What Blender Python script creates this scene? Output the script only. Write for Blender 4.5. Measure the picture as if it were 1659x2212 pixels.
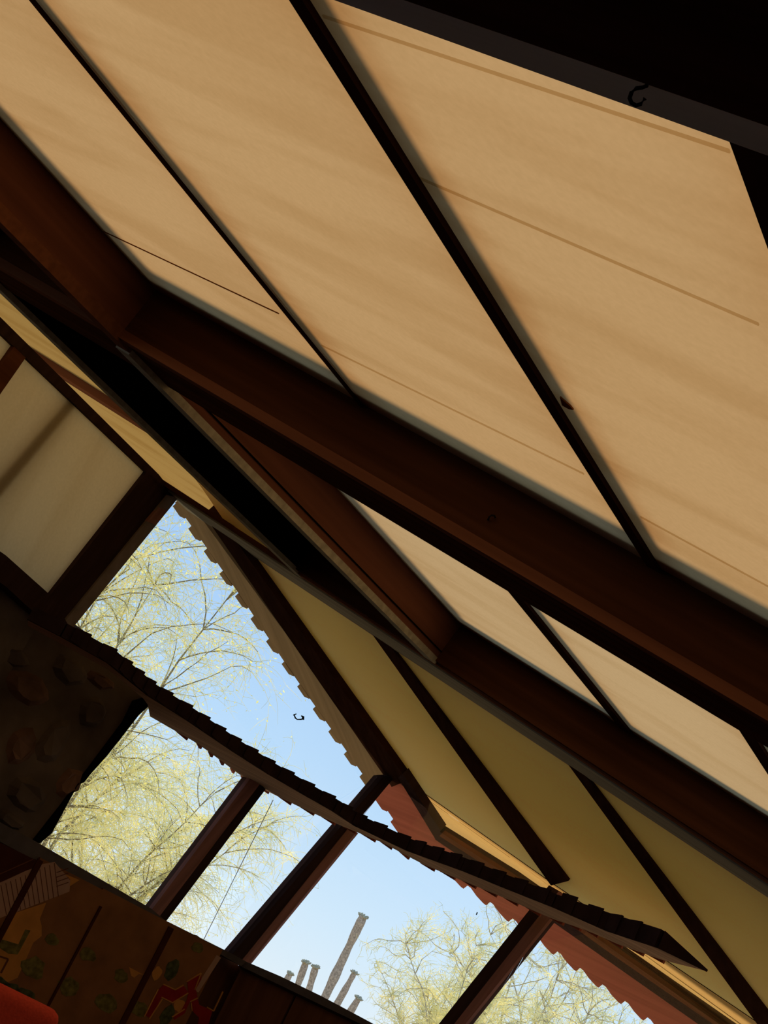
import bpy, math, random
import numpy as np
from mathutils import Vector, Matrix

S = bpy.context.scene
for o in list(bpy.data.objects):
    bpy.data.objects.remove(o)

# ------------------------------------------------------------------ camera
FPX, PITCH, ROLL = 3600.0, math.radians(16), math.radians(27)
EYE = np.array([0.0, 0.0, 1.35])
FW = np.array([0, math.cos(PITCH), math.sin(PITCH)])
R0 = np.array([1.0, 0, 0]); U0 = np.array([0, -math.sin(PITCH), math.cos(PITCH)])
CX = math.cos(ROLL)*R0 + math.sin(ROLL)*U0
CY = -math.sin(ROLL)*R0 + math.cos(ROLL)*U0
cam = bpy.data.cameras.new('camera'); cam_o = bpy.data.objects.new('camera', cam)
S.collection.objects.link(cam_o)
cam.sensor_fit = 'AUTO'; cam.sensor_width = 36.0; cam.lens = FPX/2212*36.0
cam.clip_start = 0.05; cam.clip_end = 800
cam_o.matrix_world = Matrix(((CX[0], CY[0], -FW[0], EYE[0]), (CX[1], CY[1], -FW[1], EYE[1]),
                             (CX[2], CY[2], -FW[2], EYE[2]), (0, 0, 0, 1)))
S.camera = cam_o

# ------------------------------------------------------------------ sky, sun, exposure
W = bpy.data.worlds.new('sky'); S.world = W; W.use_nodes = True
nt = W.node_tree; nt.nodes.clear()
tc = nt.nodes.new('ShaderNodeTexCoord'); sx = nt.nodes.new('ShaderNodeSeparateXYZ')
cr = nt.nodes.new('ShaderNodeValToRGB'); bg = nt.nodes.new('ShaderNodeBackground'); wo = nt.nodes.new('ShaderNodeOutputWorld')
nt.links.new(tc.outputs['Generated'], sx.inputs[0]); nt.links.new(sx.outputs['Z'], cr.inputs[0])
nt.links.new(cr.outputs[0], bg.inputs[0]); nt.links.new(bg.outputs[0], wo.inputs[0])
bg.inputs[1].default_value = 1.12
e = cr.color_ramp.elements
e[0].position = 0.0; e[0].color = (0.78, 0.87, 0.95, 1)
e[1].position = 1.0; e[1].color = (0.19, 0.37, 0.76, 1)
for pos, c in ((0.05, (0.66, 0.82, 0.98, 1)), (0.13, (0.50, 0.715, 0.98, 1)), (0.24, (0.36, 0.58, 0.95, 1))):
    k = e.new(pos); k.color = c
sun = bpy.data.lights.new('sun', 'SUN'); sun.energy = 4.5; sun.color = (1, 0.93, 0.82); sun.angle = math.radians(9)
sun_o = bpy.data.objects.new('sun', sun); S.collection.objects.link(sun_o)
sun_o.rotation_euler = Vector((0.23, 0.63, 0.74)).to_track_quat('Z', 'Y').to_euler()
sun_o.location = (12, 34, 40)
S.view_settings.view_transform = 'Standard'; S.view_settings.look = 'None'
S.view_settings.gamma = 1.0; S.view_settings.use_curve_mapping = False
S.view_settings.exposure = 0.0

# ------------------------------------------------------------------ geometry helpers
nrm = lambda v: np.asarray(v, float)/np.linalg.norm(v)
def ray(x, y): return ((x-829.5)*CX - (y-1106)*CY + FPX*FW)/FPX
def at(q, d): return EYE + ray(*q)*d
def hit(q, pl):
    d = ray(*q); return EYE + d*(np.dot(pl[0]-EYE, pl[1])/np.dot(d, pl[1]))
Z = np.array([0, 0, 1.0])
P = nrm(ray(2570, 3080)); B = nrm(-ray(-3600, -1550))      # along the ribs (level) / along the big beams (sloping)
NA = nrm(np.cross(P, B)); NA = NA*np.sign(NA[2]); P = nrm(np.cross(B, NA)); P = P*np.sign(P[1])
def rf(p, b, h): return EYE + p*P + b*B + h*NA             # roof frame -> world
def co(q): v = q-EYE; return (v@P, v@B, v@NA)
def hp(h): return (EYE + NA*h, NA)
D = nrm(ray(5570, 8150))                                   # falling rafters of the lower roof
T0 = at((850, 1670), 12.0)                                 # head of the corner mullion
NQ = nrm(np.cross(D, B)); NQ = NQ*np.sign(NQ[2]); Q2 = (T0, NQ)
NG = nrm(np.cross(D, Z)); NG = NG*np.sign(NG[1]); GP = (T0, NG)      # gable wall (NG points outward)
MB = hit((520, 2075), GP); MD = nrm(T0-MB)                 # mullion direction
NF = nrm(np.cross(MD, B)); NF = NF*np.sign(NF[1]); FP = (T0, NF)     # front wall
def off(pl, d): return (pl[0] + pl[1]*d, pl[1])
PT = hit((370, 1075), GP); NW = nrm(np.cross(P, Z)); NW = NW*np.sign(NW[0]); WP = (PT, NW)   # clerestory wall, NW into the room

class MBd:
    def __init__(s): s.v = []; s.f = []
    def hexa(s, a, b):                                     # two n-gons joined by sides
        n = len(a); o = len(s.v)
        s.v += [tuple(x) for x in a] + [tuple(x) for x in b]
        s.f += [tuple(range(o, o+n)), tuple(range(o+2*n-1, o+n-1, -1))]
        for i in range(n):
            j = (i+1) % n; s.f.append((o+i, o+n+i, o+n+j, o+j))
        return s
    def rbox(s, p, b, h):
        return s.hexa([rf(p[i], b[j], h[0]) for i, j in ((0, 0), (1, 0), (1, 1), (0, 1))],
                      [rf(p[i], b[j], h[1]) for i, j in ((0, 0), (1, 0), (1, 1), (0, 1))])
    def box(s, lo, hi):
        c = [(lo[0], lo[1]), (hi[0], lo[1]), (hi[0], hi[1]), (lo[0], hi[1])]
        return s.hexa([(x, y, lo[2]) for x, y in c], [(x, y, hi[2]) for x, y in c])
    def tube(s, pts, rad, n=6):
        pts = [np.asarray(q, float) for q in pts]; o = len(s.v); m = len(pts)
        for i, q in enumerate(pts):
            t = nrm(pts[min(i+1, m-1)] - pts[max(i-1, 0)] + 1e-9)
            a = np.cross(t, Z if abs(t[2]) < .9 else R0); a = nrm(a); c = np.cross(t, a)
            r = rad[i] if hasattr(rad, '__len__') else rad
            for k in range(n):
                w = 2*math.pi*k/n; s.v.append(tuple(q + r*(a*math.cos(w) + c*math.sin(w))))
        for i in range(m-1):
            for k in range(n):
                k2 = (k+1) % n; s.f.append((o+i*n+k, o+i*n+k2, o+(i+1)*n+k2, o+(i+1)*n+k))
        s.f += [tuple(range(o+n-1, o-1, -1)), tuple(range(o+(m-1)*n, o+m*n))]
        return s
    def build(s, name, m, parent=None, smooth=False, loc=None):
        me = bpy.data.meshes.new(name)
        l = np.zeros(3) if parent is None else np.array(parent.matrix_world.translation if parent.parent is None else parent.parent.location)
        if parent is not None: l = base_of(parent)
        if loc is not None: l = np.asarray(loc, float)
        v = (np.array(s.v) - l).tolist() if s.v else []
        me.from_pydata(v, [], s.f); me.materials.append(m)
        if smooth: me.polygons.foreach_set('use_smooth', [True]*len(me.polygons))
        me.validate(); me.update()
        if len(me.polygons) < 20000:
            import bmesh
            bm = bmesh.new(); bm.from_mesh(me); bmesh.ops.recalc_face_normals(bm, faces=bm.faces); bm.to_mesh(me); bm.free()
        o = bpy.data.objects.new(name, me); S.collection.objects.link(o)
        if parent is not None: o.parent = parent
        elif loc is not None: o.location = loc
        return o
def base_of(o):
    l = np.zeros(3)
    while o is not None: l = l + np.array(o.location); o = o.parent
    return l
def thing(name, label, cat, loc=(0, 0, 0), group=None):
    o = bpy.data.objects.new(name, None); S.collection.objects.link(o); o.empty_display_size = 0.2
    o.location = loc; o['label'] = label; o['category'] = cat
    if group: o['group'] = group
    return o
def setting(name, loc=(0, 0, 0)):
    o = bpy.data.objects.new(name, None); S.collection.objects.link(o); o.location = loc; o['kind'] = 'structure'; return o
def tag(o, label, cat, group=None):
    o['label'] = label; o['category'] = cat
    if group: o['group'] = group
    return o
def slab(name, px, pl, ext, m, parent=None):
    a = [hit(q, pl) for q in px]; ext = np.asarray(ext)
    return MBd().hexa(a, [x+ext for x in a]).build(name, m, parent)
def lerp(a, b, t): return (a[0]+(b[0]-a[0])*t, a[1]+(b[1]-a[1])*t)

# ------------------------------------------------------------------ materials
def mat(name, col, rough=0.7, var=0.25, scale=6.0, stretch=None, bump=0.0, spec=0.0, col2=None):
    m = bpy.data.materials.new(name); m.use_nodes = True; t = m.node_tree; b = t.nodes['Principled BSDF']
    b.inputs['Roughness'].default_value = rough; b.inputs['Specular IOR Level'].default_value = spec
    tc = t.nodes.new('ShaderNodeTexCoord'); src = tc.outputs['Object']
    if stretch is not None:                                # grain that runs along a direction
        u, v = stretch
        d1 = t.nodes.new('ShaderNodeVectorMath'); d1.operation = 'DOT_PRODUCT'; d1.inputs[1].default_value = tuple(u)
        w = nrm(np.cross(u, v)); d2 = d1.__class__ and t.nodes.new('ShaderNodeVectorMath'); d2.operation = 'DOT_PRODUCT'; d2.inputs[1].default_value = tuple(v)
        d3 = t.nodes.new('ShaderNodeVectorMath'); d3.operation = 'DOT_PRODUCT'; d3.inputs[1].default_value = tuple(w)
        cb = t.nodes.new('ShaderNodeCombineXYZ'); mu = t.nodes.new('ShaderNodeVectorMath'); mu.operation = 'MULTIPLY'; mu.inputs[1].default_value = (0.15, 4, 4)
        for i, d in enumerate((d1, d2, d3)):
            t.links.new(src, d.inputs[0]); t.links.new(d.outputs['Value'], cb.inputs[i])
        t.links.new(cb.outputs[0], mu.inputs[0]); src = mu.outputs[0]
    nz = t.nodes.new('ShaderNodeTexNoise'); nz.inputs['Scale'].default_value = scale; nz.inputs['Detail'].default_value = 6
    t.links.new(src, nz.inputs['Vector'])
    r = t.nodes.new('ShaderNodeValToRGB'); r.color_ramp.elements[0].position = .3; r.color_ramp.elements[1].position = .7
    c2 = col2 or tuple(x*(1-var) for x in col)
    r.color_ramp.elements[0].color = (*c2, 1); r.color_ramp.elements[1].color = (*[x*(1+var*.5) for x in col], 1)
    t.links.new(nz.outputs['Fac'], r.inputs[0]); t.links.new(r.outputs[0], b.inputs['Base Color'])
    if bump:
        bp = t.nodes.new('ShaderNodeBump'); bp.inputs['Strength'].default_value = bump; bp.inputs['Distance'].default_value = .02
        t.links.new(nz.outputs['Fac'], bp.inputs['Height']); t.links.new(bp.outputs[0], b.inputs['Normal'])
    return m
def canvas(name, refl, trans, streak=0.25, stain=0.5):
    """cloth that lets light through: diffuse + translucent, faint weather streaks along the beams, rust by the rib"""
    m = bpy.data.materials.new(name); m.use_nodes = True; t = m.node_tree; t.nodes.clear()
    out = t.nodes.new('ShaderNodeOutputMaterial'); add = t.nodes.new('ShaderNodeAddShader')
    df = t.nodes.new('ShaderNodeBsdfDiffuse'); tr = t.nodes.new('ShaderNodeBsdfTranslucent')
    t.links.new(df.outputs[0], add.inputs[0]); t.links.new(tr.outputs[0], add.inputs[1]); t.links.new(add.outputs[0], out.inputs[0])
    tc = t.nodes.new('ShaderNodeTexCoord'); cb = t.nodes.new('ShaderNodeCombineXYZ')
    for i, (ax, k) in enumerate(((P, 3.2), (B, .55), (NA, .3))):
        d = t.nodes.new('ShaderNodeVectorMath'); d.operation = 'DOT_PRODUCT'; d.inputs[1].default_value = tuple(ax*k)
        t.links.new(tc.outputs['Object'], d.inputs[0]); t.links.new(d.outputs['Value'], cb.inputs[i])
    n1 = t.nodes.new('ShaderNodeTexNoise'); n1.inputs['Scale'].default_value = 1.5; n1.inputs['Detail'].default_value = 3; n1.inputs['Distortion'].default_value = .3
    t.links.new(cb.outputs[0], n1.inputs['Vector'])
    r1 = t.nodes.new('ShaderNodeValToRGB'); r1.color_ramp.elements[0].position = .36; r1.color_ramp.elements[1].position = .56
    s = streak; r1.color_ramp.elements[0].color = (1-.62*s, 1-.85*s, 1-1.2*s, 1); r1.color_ramp.elements[1].color = (1, 1, 1, 1)
    t.links.new(n1.outputs['Fac'], r1.inputs[0])
    n2 = t.nodes.new('ShaderNodeTexNoise'); n2.inputs['Scale'].default_value = 55; n2.inputs['Detail'].default_value = 4
    t.links.new(tc.outputs['Object'], n2.inputs['Vector'])
    r2 = t.nodes.new('ShaderNodeValToRGB'); r2.color_ramp.elements[0].position = .25; r2.color_ramp.elements[1].position = .75
    r2.color_ramp.elements[0].color = (.93, .92, .90, 1); r2.color_ramp.elements[1].color = (1.0, 1.0, 1.0, 1)
    t.links.new(n2.outputs['Fac'], r2.inputs[0])
    mu = t.nodes.new('ShaderNodeMix'); mu.data_type = 'RGBA'; mu.blend_type = 'MULTIPLY'; mu.inputs[0].default_value = 1
    t.links.new(r1.outputs[0], mu.inputs[6]); t.links.new(r2.outputs[0], mu.inputs[7])
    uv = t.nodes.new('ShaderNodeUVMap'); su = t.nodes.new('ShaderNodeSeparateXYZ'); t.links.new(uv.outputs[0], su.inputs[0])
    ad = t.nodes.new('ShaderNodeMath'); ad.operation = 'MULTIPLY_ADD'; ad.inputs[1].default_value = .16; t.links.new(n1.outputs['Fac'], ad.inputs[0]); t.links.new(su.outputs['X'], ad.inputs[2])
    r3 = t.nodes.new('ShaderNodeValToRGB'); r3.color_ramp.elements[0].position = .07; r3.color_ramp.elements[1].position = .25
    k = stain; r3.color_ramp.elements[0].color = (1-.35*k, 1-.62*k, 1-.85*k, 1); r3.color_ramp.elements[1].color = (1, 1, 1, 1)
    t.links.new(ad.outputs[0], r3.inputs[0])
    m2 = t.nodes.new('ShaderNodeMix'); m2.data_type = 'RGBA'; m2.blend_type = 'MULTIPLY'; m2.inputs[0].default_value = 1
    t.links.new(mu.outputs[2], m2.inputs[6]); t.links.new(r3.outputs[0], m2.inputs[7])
    for c, sh in ((refl, df), (trans, tr)):
        mm = t.nodes.new('ShaderNodeMix'); mm.data_type = 'RGBA'; mm.blend_type = 'MULTIPLY'; mm.inputs[0].default_value = 1
        mm.inputs[6].default_value = (*c, 1); t.links.new(m2.outputs[2], mm.inputs[7]); t.links.new(mm.outputs[2], sh.inputs[0])
    return m
def glass(name):
    m = bpy.data.materials.new(name); m.use_nodes = True; t = m.node_tree; t.nodes.clear()
    out = t.nodes.new('ShaderNodeOutputMaterial'); mx = t.nodes.new('ShaderNodeMixShader'); fr = t.nodes.new('ShaderNodeFresnel'); fr.inputs[0].default_value = 1.45
    a = t.nodes.new('ShaderNodeBsdfTransparent'); a.inputs[0].default_value = (.97, .985, .98, 1); b = t.nodes.new('ShaderNodeBsdfGlossy'); b.inputs['Roughness'].default_value = .02
    t.links.new(fr.outputs[0], mx.inputs[0]); t.links.new(a.outputs[0], mx.inputs[1]); t.links.new(b.outputs[0], mx.inputs[2]); t.links.new(mx.outputs[0], out.inputs[0])
    return m
M = dict(
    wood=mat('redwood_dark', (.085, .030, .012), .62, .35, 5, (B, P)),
    wood_p=mat('redwood_dark_rib', (.06, .024, .013), .65, .35, 5, (P, B)),
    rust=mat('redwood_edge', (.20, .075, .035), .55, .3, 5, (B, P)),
    rustp=mat('redwood_face', (.17, .062, .034), .6, .3, 4, (P, B)),
    olive=mat('window_lit_board', (.40, .35, .25), .7, .25, 5, (B, P)),  # board edges and underside lightened: window light put into the colour
    grey=mat('grey_board', (.62, .52, .45), .5, .2, 5, (B, P), 0, .5),  # paler grey than the beam it edges
    black=mat('shade_seam_black', (.004, .0035, .003), .9, .3, 5),  # black for shaded recesses and faces; also seams and grooves
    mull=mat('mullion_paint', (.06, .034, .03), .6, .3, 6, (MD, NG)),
    mull_l=mat('mullion_lit_face', (.42, .21, .18), .6, .3, 6, (MD, NG)),  # mullion paint lightened for the faces lit from outside
    sill=mat('sill_weathered', (.13, .11, .108), .75, .3, 8),
    cover=mat('post_pale_face', (.30, .25, .24), .75, .3, 8),
    red=mat('red_fascia', (.46, .14, .09), .75, .18, 4, (B, D)),
    tan=mat('tan_bargeboard', (.34, .23, .12), .75, .2, 4, (D, B)),  # tan on the gable run, red from the corner post on
    deck=mat('deck_board', (.58, .36, .23), .7, .3, 4, (R0, Z)),  # underside tone raised: light bounced from outside is in the colour
    deckd=mat('deck_dentil', (.05, .027, .024), .75, .3, 8),
    stone=mat('desert_masonry', (.16, .12, .095), .95, .5, 3.0, None, .6),
    stone2=mat('desert_boulder', (.23, .13, .09), .95, .5, 4.0, None, .5),
    wallb=mat('wall_boarding', (.20, .085, .045), .65, .3, 4, (Z, R0)),
    dark=mat('dark_plaster', (.09, .06, .045), .9, .3, 3),
    floor=mat('floor_carpet', (.08, .034, .02), .95, .3, 20),
    ground=mat('desert_ground', (.46, .36, .23), .98, .35, .4),
    iron=mat('hook_iron', (.015, .012, .011), .5, .2, 20),
    redcloth=mat('red_upholstery', (.55, .07, .045), .9, .15, 120, None, .15),
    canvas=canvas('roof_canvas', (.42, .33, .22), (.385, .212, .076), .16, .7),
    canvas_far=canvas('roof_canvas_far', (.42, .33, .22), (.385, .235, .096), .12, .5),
    canvas_low=canvas('lower_canvas', (.80, .64, .36), (.56, .42, .13), .06, .1),
    shade=canvas('shade_cloth', (.4, .36, .25), (.26, .24, .14), .05, 0),
    canvas_gold=canvas('soffit_canvas', (.5, .36, .16), (.38, .21, .06), .1, .1),
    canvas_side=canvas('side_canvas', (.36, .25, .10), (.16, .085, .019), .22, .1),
    milk=canvas('milky_panel', (.36, .30, .19), (.44, .325, .15), .1, .0),
    glass=glass('window_glass'),
    smudge=mat('smudge', (.03, .03, .04), .9, .2, 40),
)

# ------------------------------------------------------------------ roof: ceilings, ribs
H = 1.126                                                  # canvas height above the eye, across the roof slope
HB = 0.888                                                 # underside of the beams
def sheet(name, corners, m, parent):
    """one stretched sheet of canvas; u runs across the bay from its left rib"""
    me = bpy.data.meshes.new(name); vs = []; fs = []; uvs = []
    a, b, c, d = [np.asarray(x) for x in corners]; n = 8
    for j in range(n+1):
        for i in range(n+1):
            u, v = i/n, j/n
            vs.append(tuple(a*(1-u)*(1-v) + b*u*(1-v) + c*u*v + d*(1-u)*v)); uvs.append((u, v))
    for j in range(n):
        for i in range(n):
            k = j*(n+1)+i; fs.append((k, k+1, k+n+2, k+n+1))
    me.from_pydata(vs, [], fs); me.materials.append(m); ul = me.uv_layers.new(name='UVMap')
    for l in me.loops: ul.data[l.index].uv = uvs[l.vertex_index]
    o = bpy.data.objects.new(name, me); S.collection.objects.link(o); o.parent = parent; return o
ceiling = setting('ceiling')
L_B = -4.77                                                # right face of the trough girder
RIBS = []                                                  # left edge of underside, right edge at canvas
RD = 0.014
for (ql, qr) in (((400, 415), (450, 461)), ((1000, 595), (1060, 632)), ((1617, 422), None)):
    bl = co(hit(ql, hp(H-RD)))[1]; br = co(hit(qr, hp(H)))[1] if qr else bl+.15
    RIBS.append((bl, br))
RIBS.append((RIBS[2][1]+1.1, RIBS[2][1]+1.2)); RIBS.append((RIBS[3][1]+1.1, RIBS[3][1]+1.2))
edges = [(L_B, L_B)] + RIBS
PT0, PT1 = 1.174, 1.574                                    # near beam
PM0, PM1 = 4.574, 4.965                                    # middle beam
PB0, PB1 = 7.985, 8.57                                     # far beam
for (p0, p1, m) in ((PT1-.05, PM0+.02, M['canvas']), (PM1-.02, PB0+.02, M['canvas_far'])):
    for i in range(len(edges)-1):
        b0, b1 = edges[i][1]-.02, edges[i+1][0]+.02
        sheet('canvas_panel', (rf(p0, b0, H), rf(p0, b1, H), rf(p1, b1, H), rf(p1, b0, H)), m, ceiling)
for i, (bl, br) in enumerate(RIBS):
    MBd().rbox((PT1-.1, PM0+.01), (bl, br), (H-RD, H+.13)).build('rib', M['wood_p'], ceiling)
# ribs of the far bays
fl = co(hit((1240, 1452), hp(H-RD)))[1]; fr_ = co(hit((1262, 1440), hp(H)))[1]
MBd().rbox((PM1-.01, PB0+.01), (fl, fl+.085), (H-RD, H+.12)).build('rib', M['wood_p'], ceiling)
for k in (1, 2, 3):
    MBd().rbox((PM1-.01, PB0+.01), (fl+1.22*k, fl+.085+1.22*k), (H-RD, H+.12)).build('rib', M['wood_p'], ceiling)
# seams of the cloth
def seam(q0, q1, w, m, row=None):
    a, b = co(hit(q0, hp(H))), co(hit(q1, hp(H)))
    MBd().hexa([rf(a[0]-w, a[1], H-.004), rf(b[0]-w, b[1], H-.004), rf(b[0]+w, b[1], H-.004), rf(a[0]+w, a[1], H-.004)],
               [rf(a[0]-w, a[1], H-.001), rf(b[0]-w, b[1], H-.001), rf(b[0]+w, b[1], H-.001), rf(a[0]+w, a[1], H-.001)]).build('seam', m, ceiling)
M['seam'] = mat('seam_thread', (.30, .12, .04), .9, .2, 30)
seam((225, 499), (603, 676), .0028, M['seam'])
m_ = bpy.data.materials.new('seam_film'); m_.use_nodes = True; m_.node_tree.nodes.clear()
tb = m_.node_tree.nodes.new('ShaderNodeBsdfTransparent'); tb.inputs[0].default_value = (.86, .80, .70, 1)
ob = m_.node_tree.nodes.new('ShaderNodeOutputMaterial'); m_.node_tree.links.new(tb.outputs[0], ob.inputs[0]); M['seam_cloth'] = m_
for q0, q1 in (((908, 383), (1640, 698)), ((1385, 1115), (1720, 1298)), ((696, 745), (1262, 1022)), ((700, 33), (1578, 324))):
    seam(q0, q1, .004, M['seam_cloth'])
tq = [hit(q, hp(H-.006)) for q in ((1209, 858), (1218, 866), (1232, 878), (1238, 886), (1228, 884), (1214, 876))]
MBd().hexa(tq, [x+NA*.004 for x in tq]).build('tear', M['seam'], ceiling)
# cloth of the ceiling left of the girder, past the clerestory
gl = [(-9.6, M['canvas_gold'])]
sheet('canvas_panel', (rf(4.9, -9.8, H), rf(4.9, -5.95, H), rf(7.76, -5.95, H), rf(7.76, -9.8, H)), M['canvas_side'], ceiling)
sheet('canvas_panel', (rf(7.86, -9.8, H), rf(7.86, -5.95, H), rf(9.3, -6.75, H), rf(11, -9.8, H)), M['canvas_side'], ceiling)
MBd().rbox((7.74, 7.88), (-9.8, -5.95), (H-.05, H+.05)).build('rib', M['rust'], ceiling)
# boarded roof over the parts behind and beside the camera
for (p, b) in (((-7, 1.2), (-16, 8)), ((1.2, 8.5), (edges[-1][1]-.02, 8)), ((1.2, 4.9), (-16, -5.95)), ((4.9, 8.0), (-16, -9.8))):
    MBd().rbox(p, b, (H+.02, H+.1)).build('roof_boarding', M['dark'], ceiling)

# ------------------------------------------------------------------ big beams
def beam(label, p, b, h, strips):
    t = thing('roof_beam', label, 'beam', tuple(rf(p[0], b[0], h[0])))
    MBd().rbox(p, b, h).build('beam_body', M['wood'], t)
    for (pp, hh, m, nm) in strips:
        MBd().rbox(pp, b, hh).build(nm, m, t)
    return t
beam('nearest black roof beam with a grey edge strip, at the top right corner', (PT0, PT1-.062), (-8.5, 4), (HB, H+.12),
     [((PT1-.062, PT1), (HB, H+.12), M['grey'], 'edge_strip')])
beam('middle dark brown roof beam with a rust edge line, crossing below the large panels', (PM0, PM1), (-12, 4), (HB, H+.22),  # edge strip's lighter wood carries the light caught on the lower chamfer
     [((PM0-.006, PM0+.05), (HB-.004, HB+.034), M['rust'], 'edge_strip'), ((PM0-.09, PM1), (H+.012, H+.06), M['wood'], 'added_shade_flange')])  # unseen flange added above the canvas to darken it beside the beam
FBM = beam('farthest dark brown roof beam, above the window corner, with a grey underside, window light in its colour', (PB0, PB1), (-5.93, 4), (.88, H+.22),
     [((PB0-.09, PB1), (H+.012, H+.06), M['wood'], 'added_shade_flange')])  # same unseen flange, added to shade the canvas edge
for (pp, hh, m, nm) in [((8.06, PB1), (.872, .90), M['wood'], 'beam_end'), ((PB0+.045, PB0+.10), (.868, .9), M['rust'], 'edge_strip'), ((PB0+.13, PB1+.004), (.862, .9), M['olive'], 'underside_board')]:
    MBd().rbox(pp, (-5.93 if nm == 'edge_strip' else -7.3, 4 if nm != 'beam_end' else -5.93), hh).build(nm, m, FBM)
g = thing('trough_girder', 'deep hollow girder with reddish side, crossing from upper left down to the far beam', 'girder', tuple(rf(PT1, L_B, HB)))
MBd().rbox((PT1-.02, PB0+.02), (L_B-.075, L_B), (.90, H+.30)).build('side_board', M['rustp'], g)
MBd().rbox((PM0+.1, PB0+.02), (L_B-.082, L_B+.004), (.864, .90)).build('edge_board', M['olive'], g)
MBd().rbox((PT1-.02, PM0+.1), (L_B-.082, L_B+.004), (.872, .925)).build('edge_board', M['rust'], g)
MBd().rbox((PT1-.02, PB0+.02), (L_B-.075, L_B+.035), (H+.012, H+.06)).build('added_shade_flange', M['wood'], g)  # unseen flange added over the girder to darken the canvas next to it
MBd().rbox((PM1, PB0), (L_B-.002, L_B+.006), (.935, .942)).build('groove', M['black'], g)
MBd().rbox((PT1-.02, PB0+.6), (-6.00, -5.93), (.89, H+.25)).build('side_board', M['black'], g)  # inner board and trough bottom: darkness of the hollow put into the colour
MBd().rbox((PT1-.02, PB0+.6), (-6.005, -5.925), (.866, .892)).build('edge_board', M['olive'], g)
MBd().rbox((PT1-.02, PB0+.02), (-5.93, L_B-.075), (H-.02, H+.25)).build('trough_bottom', M['black'], g)
for s_ in ():
    pass

# ------------------------------------------------------------------ lower roof on the window side
ceil2 = setting('ceiling')
def q2(q, d=0): return hit(q, off(Q2, d))
def sheetq(px, m, d=0.0): return sheet('canvas_panel', [q2(q, d) for q in px], m, ceil2)
# bays: gable bar - rafter 1 - rafter 2 - rafter 3 (outside the picture)
seamq = [(862, 1676), (1192, 1908), (1640, 2212), (2040, 2500)]
topq = [(440, 1060), (700, 1225), (1110, 1490), (1560, 1790)]
for i in range(3):
    sheetq([topq[i], topq[i+1], seamq[i+1], seamq[i]], M['canvas_low'])
up = D*(.62/(D@P))
sheet('canvas_panel', [q2(topq[0])-up, q2(topq[1])-up, q2(topq[1]), q2(topq[0])], M['canvas_low'], ceil2)
outq = [(950, 1800), (1105, 1903), (1544, 2215), (1950, 2490)]
sheetq([seamq[0], seamq[1], outq[1], outq[0]], M['canvas_gold']); sheetq([seamq[1], seamq[2], outq[2], outq[1]], M['canvas_gold']); sheetq([seamq[2], seamq[3], outq[3], outq[2]], M['canvas_gold'])
def quad(name, px, m, parent, d0=-.07, d1=.1):
    return MBd().hexa([q2(q, d0) for q in px], [q2(q, d0) + NQ*(d1-d0) for q in px]).build(name, m, parent)
ext = lambda a, b, t: (a[0]+(a[0]-b[0])*t, a[1]+(a[1]-b[1])*t)
def rafter(l0, r0, l1, r1, t=.35, name='rafter'):
    return quad(name, [ext(l0, l1, t), ext(r0, r1, t), r1, l1], M['wood_p'], ceil2, -.018, .06)
rafter((808, 1376), (852, 1408), (1190, 1913), (1228, 1903), .12)
rafter((1245, 1676), (1285, 1703), (1645, 2225), (1684, 2222), .12)
quad('rafter', [(440, 1111), (494, 1147), (880, 1686), (846, 1700)], M['wood_p'], ceil2, -.05, .05)
for i in range(3):                                          # seam where the cloth passes over the glass line
    a, b = q2(seamq[i], -.004), q2(seamq[i+1], -.004)
    MBd().hexa([a, b, b-D*.006, a-D*.006], [a+NQ*.003, b+NQ*.003, b-D*.006+NQ*.003, a-D*.006+NQ*.003]).build('seam', M['black'], ceil2)
# unseen shade cloth added over the lower canvas; it stops at the glass line
a = [topq[0], (2200, 2200), (2600, 2900), seamq[0]]
MBd().hexa([q2(q)+NQ*.26+P*(0 if i < 2 else .18) for i, q in enumerate(a)], [q2(q)+NQ*.30+P*(0 if i < 2 else .18) for i, q in enumerate(a)]).build('added_shade_cloth', M['shade'], ceil2)

# ------------------------------------------------------------------ eave outside: trim, red fascia, bargeboard with teeth
VE = hit((950, 1800), Q2); FF = (VE, nrm(np.cross(B, Z))*1.0); FF = (VE, FF[1]*np.sign(FF[1][1])); FG = (VE, NG)
eave = thing('eave_fascia', 'red fascia board with toothed lower edge hanging outside the window', 'fascia', tuple(VE))
EV = off(Q2, -.035)                                        # outer eave boards lie in the slope of the lower roof
bot = [(885, 1822), (1062, 1951), (1384, 2187), (1760, 2462)]
slab('fascia_face', [(797, 1692), bot[0], bot[1], bot[2], bot[3], (1950, 2480), (1544, 2205), (950, 1795), (862, 1676), (838, 1671)], EV, NQ*.03, M['red'], eave)
slab('eave_trim', [(939, 1813), (989, 1847), (1192, 1990), (1512, 2215), (1900, 2484), (1930, 2475), (1548, 2206), (1325, 2050), (1108, 1896), (950, 1797)], off(Q2, -.065), NQ*.06, M['mull'], eave)
slab('trim_bead', [(955, 1800), (1108, 1897), (1325, 2052), (1548, 2208), (1930, 2476), (1924, 2480), (1543, 2214), (1318, 2059), (1103, 1905), (949, 1806)], off(Q2, -.075), NQ*.03, M['rust'], eave)
slab('trim_bracket', [(1286, 2018), (1298, 2022), (1327, 2056), (1316, 2060)], off(Q2, -.04), NQ*.03, M['rust'], eave)
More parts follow.
